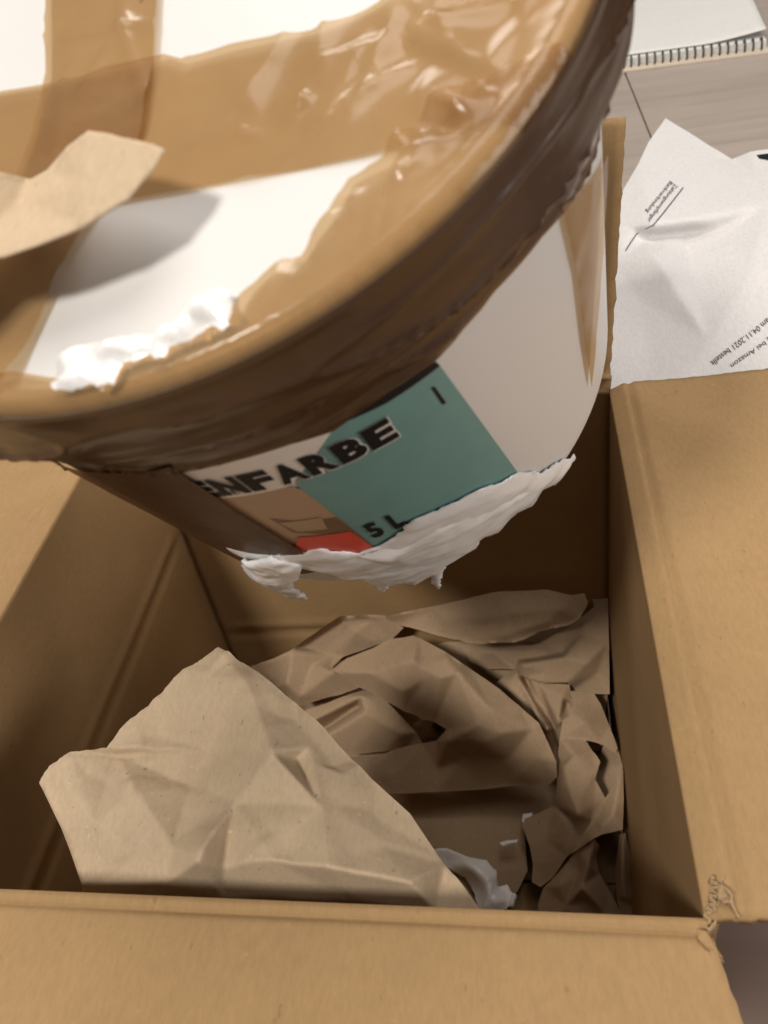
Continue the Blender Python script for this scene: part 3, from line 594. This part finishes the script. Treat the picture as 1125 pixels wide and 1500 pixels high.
# scrap of kraft paper on the lid
def lid_sheet(name, outline, inner, creases, mat, res, rag, ragmask, seed):
    ctrl = list(outline)+list(inner); zf = ZField(ctrl, creases, 8)
    V2, F = patch([c[:2] for c in outline], res, rag, 1, seed, ragmask); h = zf(V2)
    P = [lid3(on_lid(q[0], q[1], k), k) for q, k in zip(V2, h)]
    return obj(name, P, F, M[mat], None, True, .0004, 0)
o = lid_sheet('kraft_paper_scrap', [(-190, 270, .0125), (-60, 235, .013), (0, 252, .008), (46, 263, .004), (70, 250, .0055), (100, 215, .010), (130, 192, .0125), (165, 198, .0125), (190, 204, .0125), (225, 212, .0125), (242, 220, .0125), (226, 246, .0125), (205, 270, .0125), (188, 292, .0125), (150, 315, .0125), (118, 335, .0125), (60, 358, .0125), (8, 376, .0125), (-60, 392, .0125), (-200, 470, .018), (-330, 560, .02), (-330, 300, .02)],
              [(30, 300, .005), (0, 330, .007), (120, 270, .0125), (-60, 300, .0125)], [(3, 22), (22, 23)], 'kraft', 6, 2.0, set(range(5, 11)), 71)
tag(o, 'torn strip of pale brown kraft paper lying on the bucket lid', 'paper')

# ------------------------------------------------------------------ letter and notepad on the table
TT = -.020
lo = [(975, 173, -.012), (1012, 196, -.014), (1072, 233, -.015), (1100, 222, -.006), (1130, 218, -.004), (1230, 260, -.01), (1260, 420, -.016), (1230, 560, -.018), (1090, 585, -.018), (960, 605, -.018), (880, 600, -.018), (880, 480, -.018), (888, 380, -.017), (900, 300, -.015), (935, 240, -.011), (950, 208, -.011)]
li = [(915, 334, -.013), (957, 330, -.006), (1010, 322, -.006), (1125, 300, -.010), (950, 352, -.018), (1000, 345, -.018), (1060, 335, -.016), (950, 362, -.008), (960, 372, -.006), (915, 376, -.012), (1000, 250, -.011), (1000, 420, -.009), (1040, 500, -.010), (940, 440, -.016), (925, 500, -.012), (1010, 470, -.017), (1100, 400, -.009), (1125, 470, -.012), (990, 440, -.016), (1060, 260, -.013), (1110, 260, -.010)]
n0 = len(lo)
M['letter'].node_tree.nodes['Principled BSDF'].inputs['Normal'].links and [M['letter'].node_tree.links.remove(l) for l in list(M['letter'].node_tree.nodes['Principled BSDF'].inputs['Normal'].links)]
li = [(x, y, -.013+1.3*(z+.013)) for x, y, z in li if (x, y) not in ((990, 440), (1010, 470), (1000, 420), (925, 500))]
LETTER, lzf = sheet('letter', lo, li, [(n0, n0+1), (n0+1, n0+2), (n0+2, n0+3), (n0+4, n0+5), (n0+5, n0+6), (n0+7, n0+8)], 'letter', 5, 0, None, 5, .05, .0, 81, .0002)
tag(LETTER, 'creased white printed letter lying on the table to the right of the box', 'letter')
cru = Crumple(81, 12, (.02, .06))
def letter_pts(Q, d=.0005):
    Q = np.asarray(Q, float); z = lzf(Q); P = np.array([at(q[0], q[1], k) for q, k in zip(Q, z)]); P[:, 2] += .05*cru(P[:, :2])+d; return P
def letter_text(body, a, b_, hpx, n=1):
    V, F = text_mesh(body, .0, n); a = np.array(a, float); b_ = np.array(b_, float); d = b_-a; dn = d/np.linalg.norm(d); upv = np.array([dn[1], -dn[0]])*hpx
    # keep the page's own perspective: letters lean with the sheet
    obj('letter_print', letter_pts([a+d*x+upv*y for x, y in V]), F, M['greyink'], LETTER, False)
letter_text('Zahlungsempfänger', (987, 268), (946, 323), 7.5)
letter_text('Bankverbindung', (980, 264), (944, 309), 7.5)
letter_text('wurde am 04.11.2021 bestellt', (1150, 446), (1040, 531), 8.5)
letter_text('Bestellung bei Amazon', (1165, 466), (1068, 533), 9)
def letter_line(pts, wpx, mat='greyink'):
    pts = densify(pts+pts[::-1][1:-1], 4)[:]; pts = pts[:len(pts)//2+1]; V = []; F = []
    for i, p in enumerate(pts):
        t = pts[min(i+1, len(pts)-1)]-pts[max(i-1, 0)]; t /= np.linalg.norm(t); n_ = np.array([-t[1], t[0]])*wpx/2; V += [p-n_, p+n_]
    for i in range(len(pts)-1): F.append((2*i, 2*i+1, 2*i+3, 2*i+2))
    obj('letter_print', letter_pts(V), F, M[mat], LETTER, False)
letter_line([(1001, 275), (957, 331), (932, 344), (916, 368)], 1.3)
V2, F = patch([(1108, 228), (1140, 224), (1150, 230), (1128, 236), (1112, 233)], 3); obj('letter_print', letter_pts(V2), F, M['black'], LETTER, False)

pd = thing('wire_bound_notepad', 'white wire bound notepad lying at the far end of the table', 'notepad')
A = at(905, 108, TT); B_ = at(1128, 79, TT); dx = (B_-A); Ld = np.linalg.norm(dx); dx /= Ld; dy = np.array([-dx[1], dx[0], 0])
def quad_box(name, a, wx, wy, h, z0, mat):
    c = [a, a+dx*wx, a+dx*wx+dy*wy, a+dy*wy]; V = [(*q[:2], TZ+z0) for q in c]+[(*q[:2], TZ+z0+h) for q in c]
    return obj(name, V, [(0, 3, 2, 1), (4, 5, 6, 7), (0, 1, 5, 4), (1, 2, 6, 5), (2, 3, 7, 6), (3, 0, 4, 7)], M[mat], pd, False)
quad_box('backing_board', A-dx*.10, Ld+.10, .42, .002, .0003, 'board')
quad_box('page_block', A-dx*.10+dy*.019, Ld+.098, .40, .007, .0025, 'paperwhite')
def curl(u, v):                                # top leaf, its corner lifted
    q = A-dx*.10+dx*(.02+u*(Ld+.078))+dy*(.030+v*.37); lift = .02*max(0, (u-.62)*1.8+(v-.2)*.9)**1.5+.0012
    return np.array([q[0], q[1], TZ+.0098+lift])
V, F = grid(curl, 24, 24); obj('top_leaf', V, F, M['paperwhite'], pd, True, .0003, 0)
def torus_arc(c, ex, ez, r, tr, a0, a1, n=14, k=6):
    ey = np.cross(ex, ez); V = []; F = []
    for i in range(n+1):
        a = a0+(a1-a0)*i/n; d = ey*math.cos(a)+ez*math.sin(a)
        for j in range(k): b_ = 2*math.pi*j/k; V.append(c+d*(r+tr*math.cos(b_))+ex*tr*math.sin(b_))
    for i in range(n):
        for j in range(k): F.append((i*k+j, i*k+(j+1) % k, (i+1)*k+(j+1) % k, (i+1)*k+j))
    return V, F
nl = 27
V, F = torus_arc(np.zeros(3), dx, Z3, .0075, .0011, -.3, math.pi+.3)
first = None
for i in range(nl):
    c = A+dx*(Ld-.008-i*.0085)+dy*.016; c = np.array([c[0], c[1], TZ+.0055])
    if first is None: first = obj('wire_loop', V, F, M['wire'], pd); first.location = c
    else:
        o = first.copy(); COL.objects.link(o); o.location = c
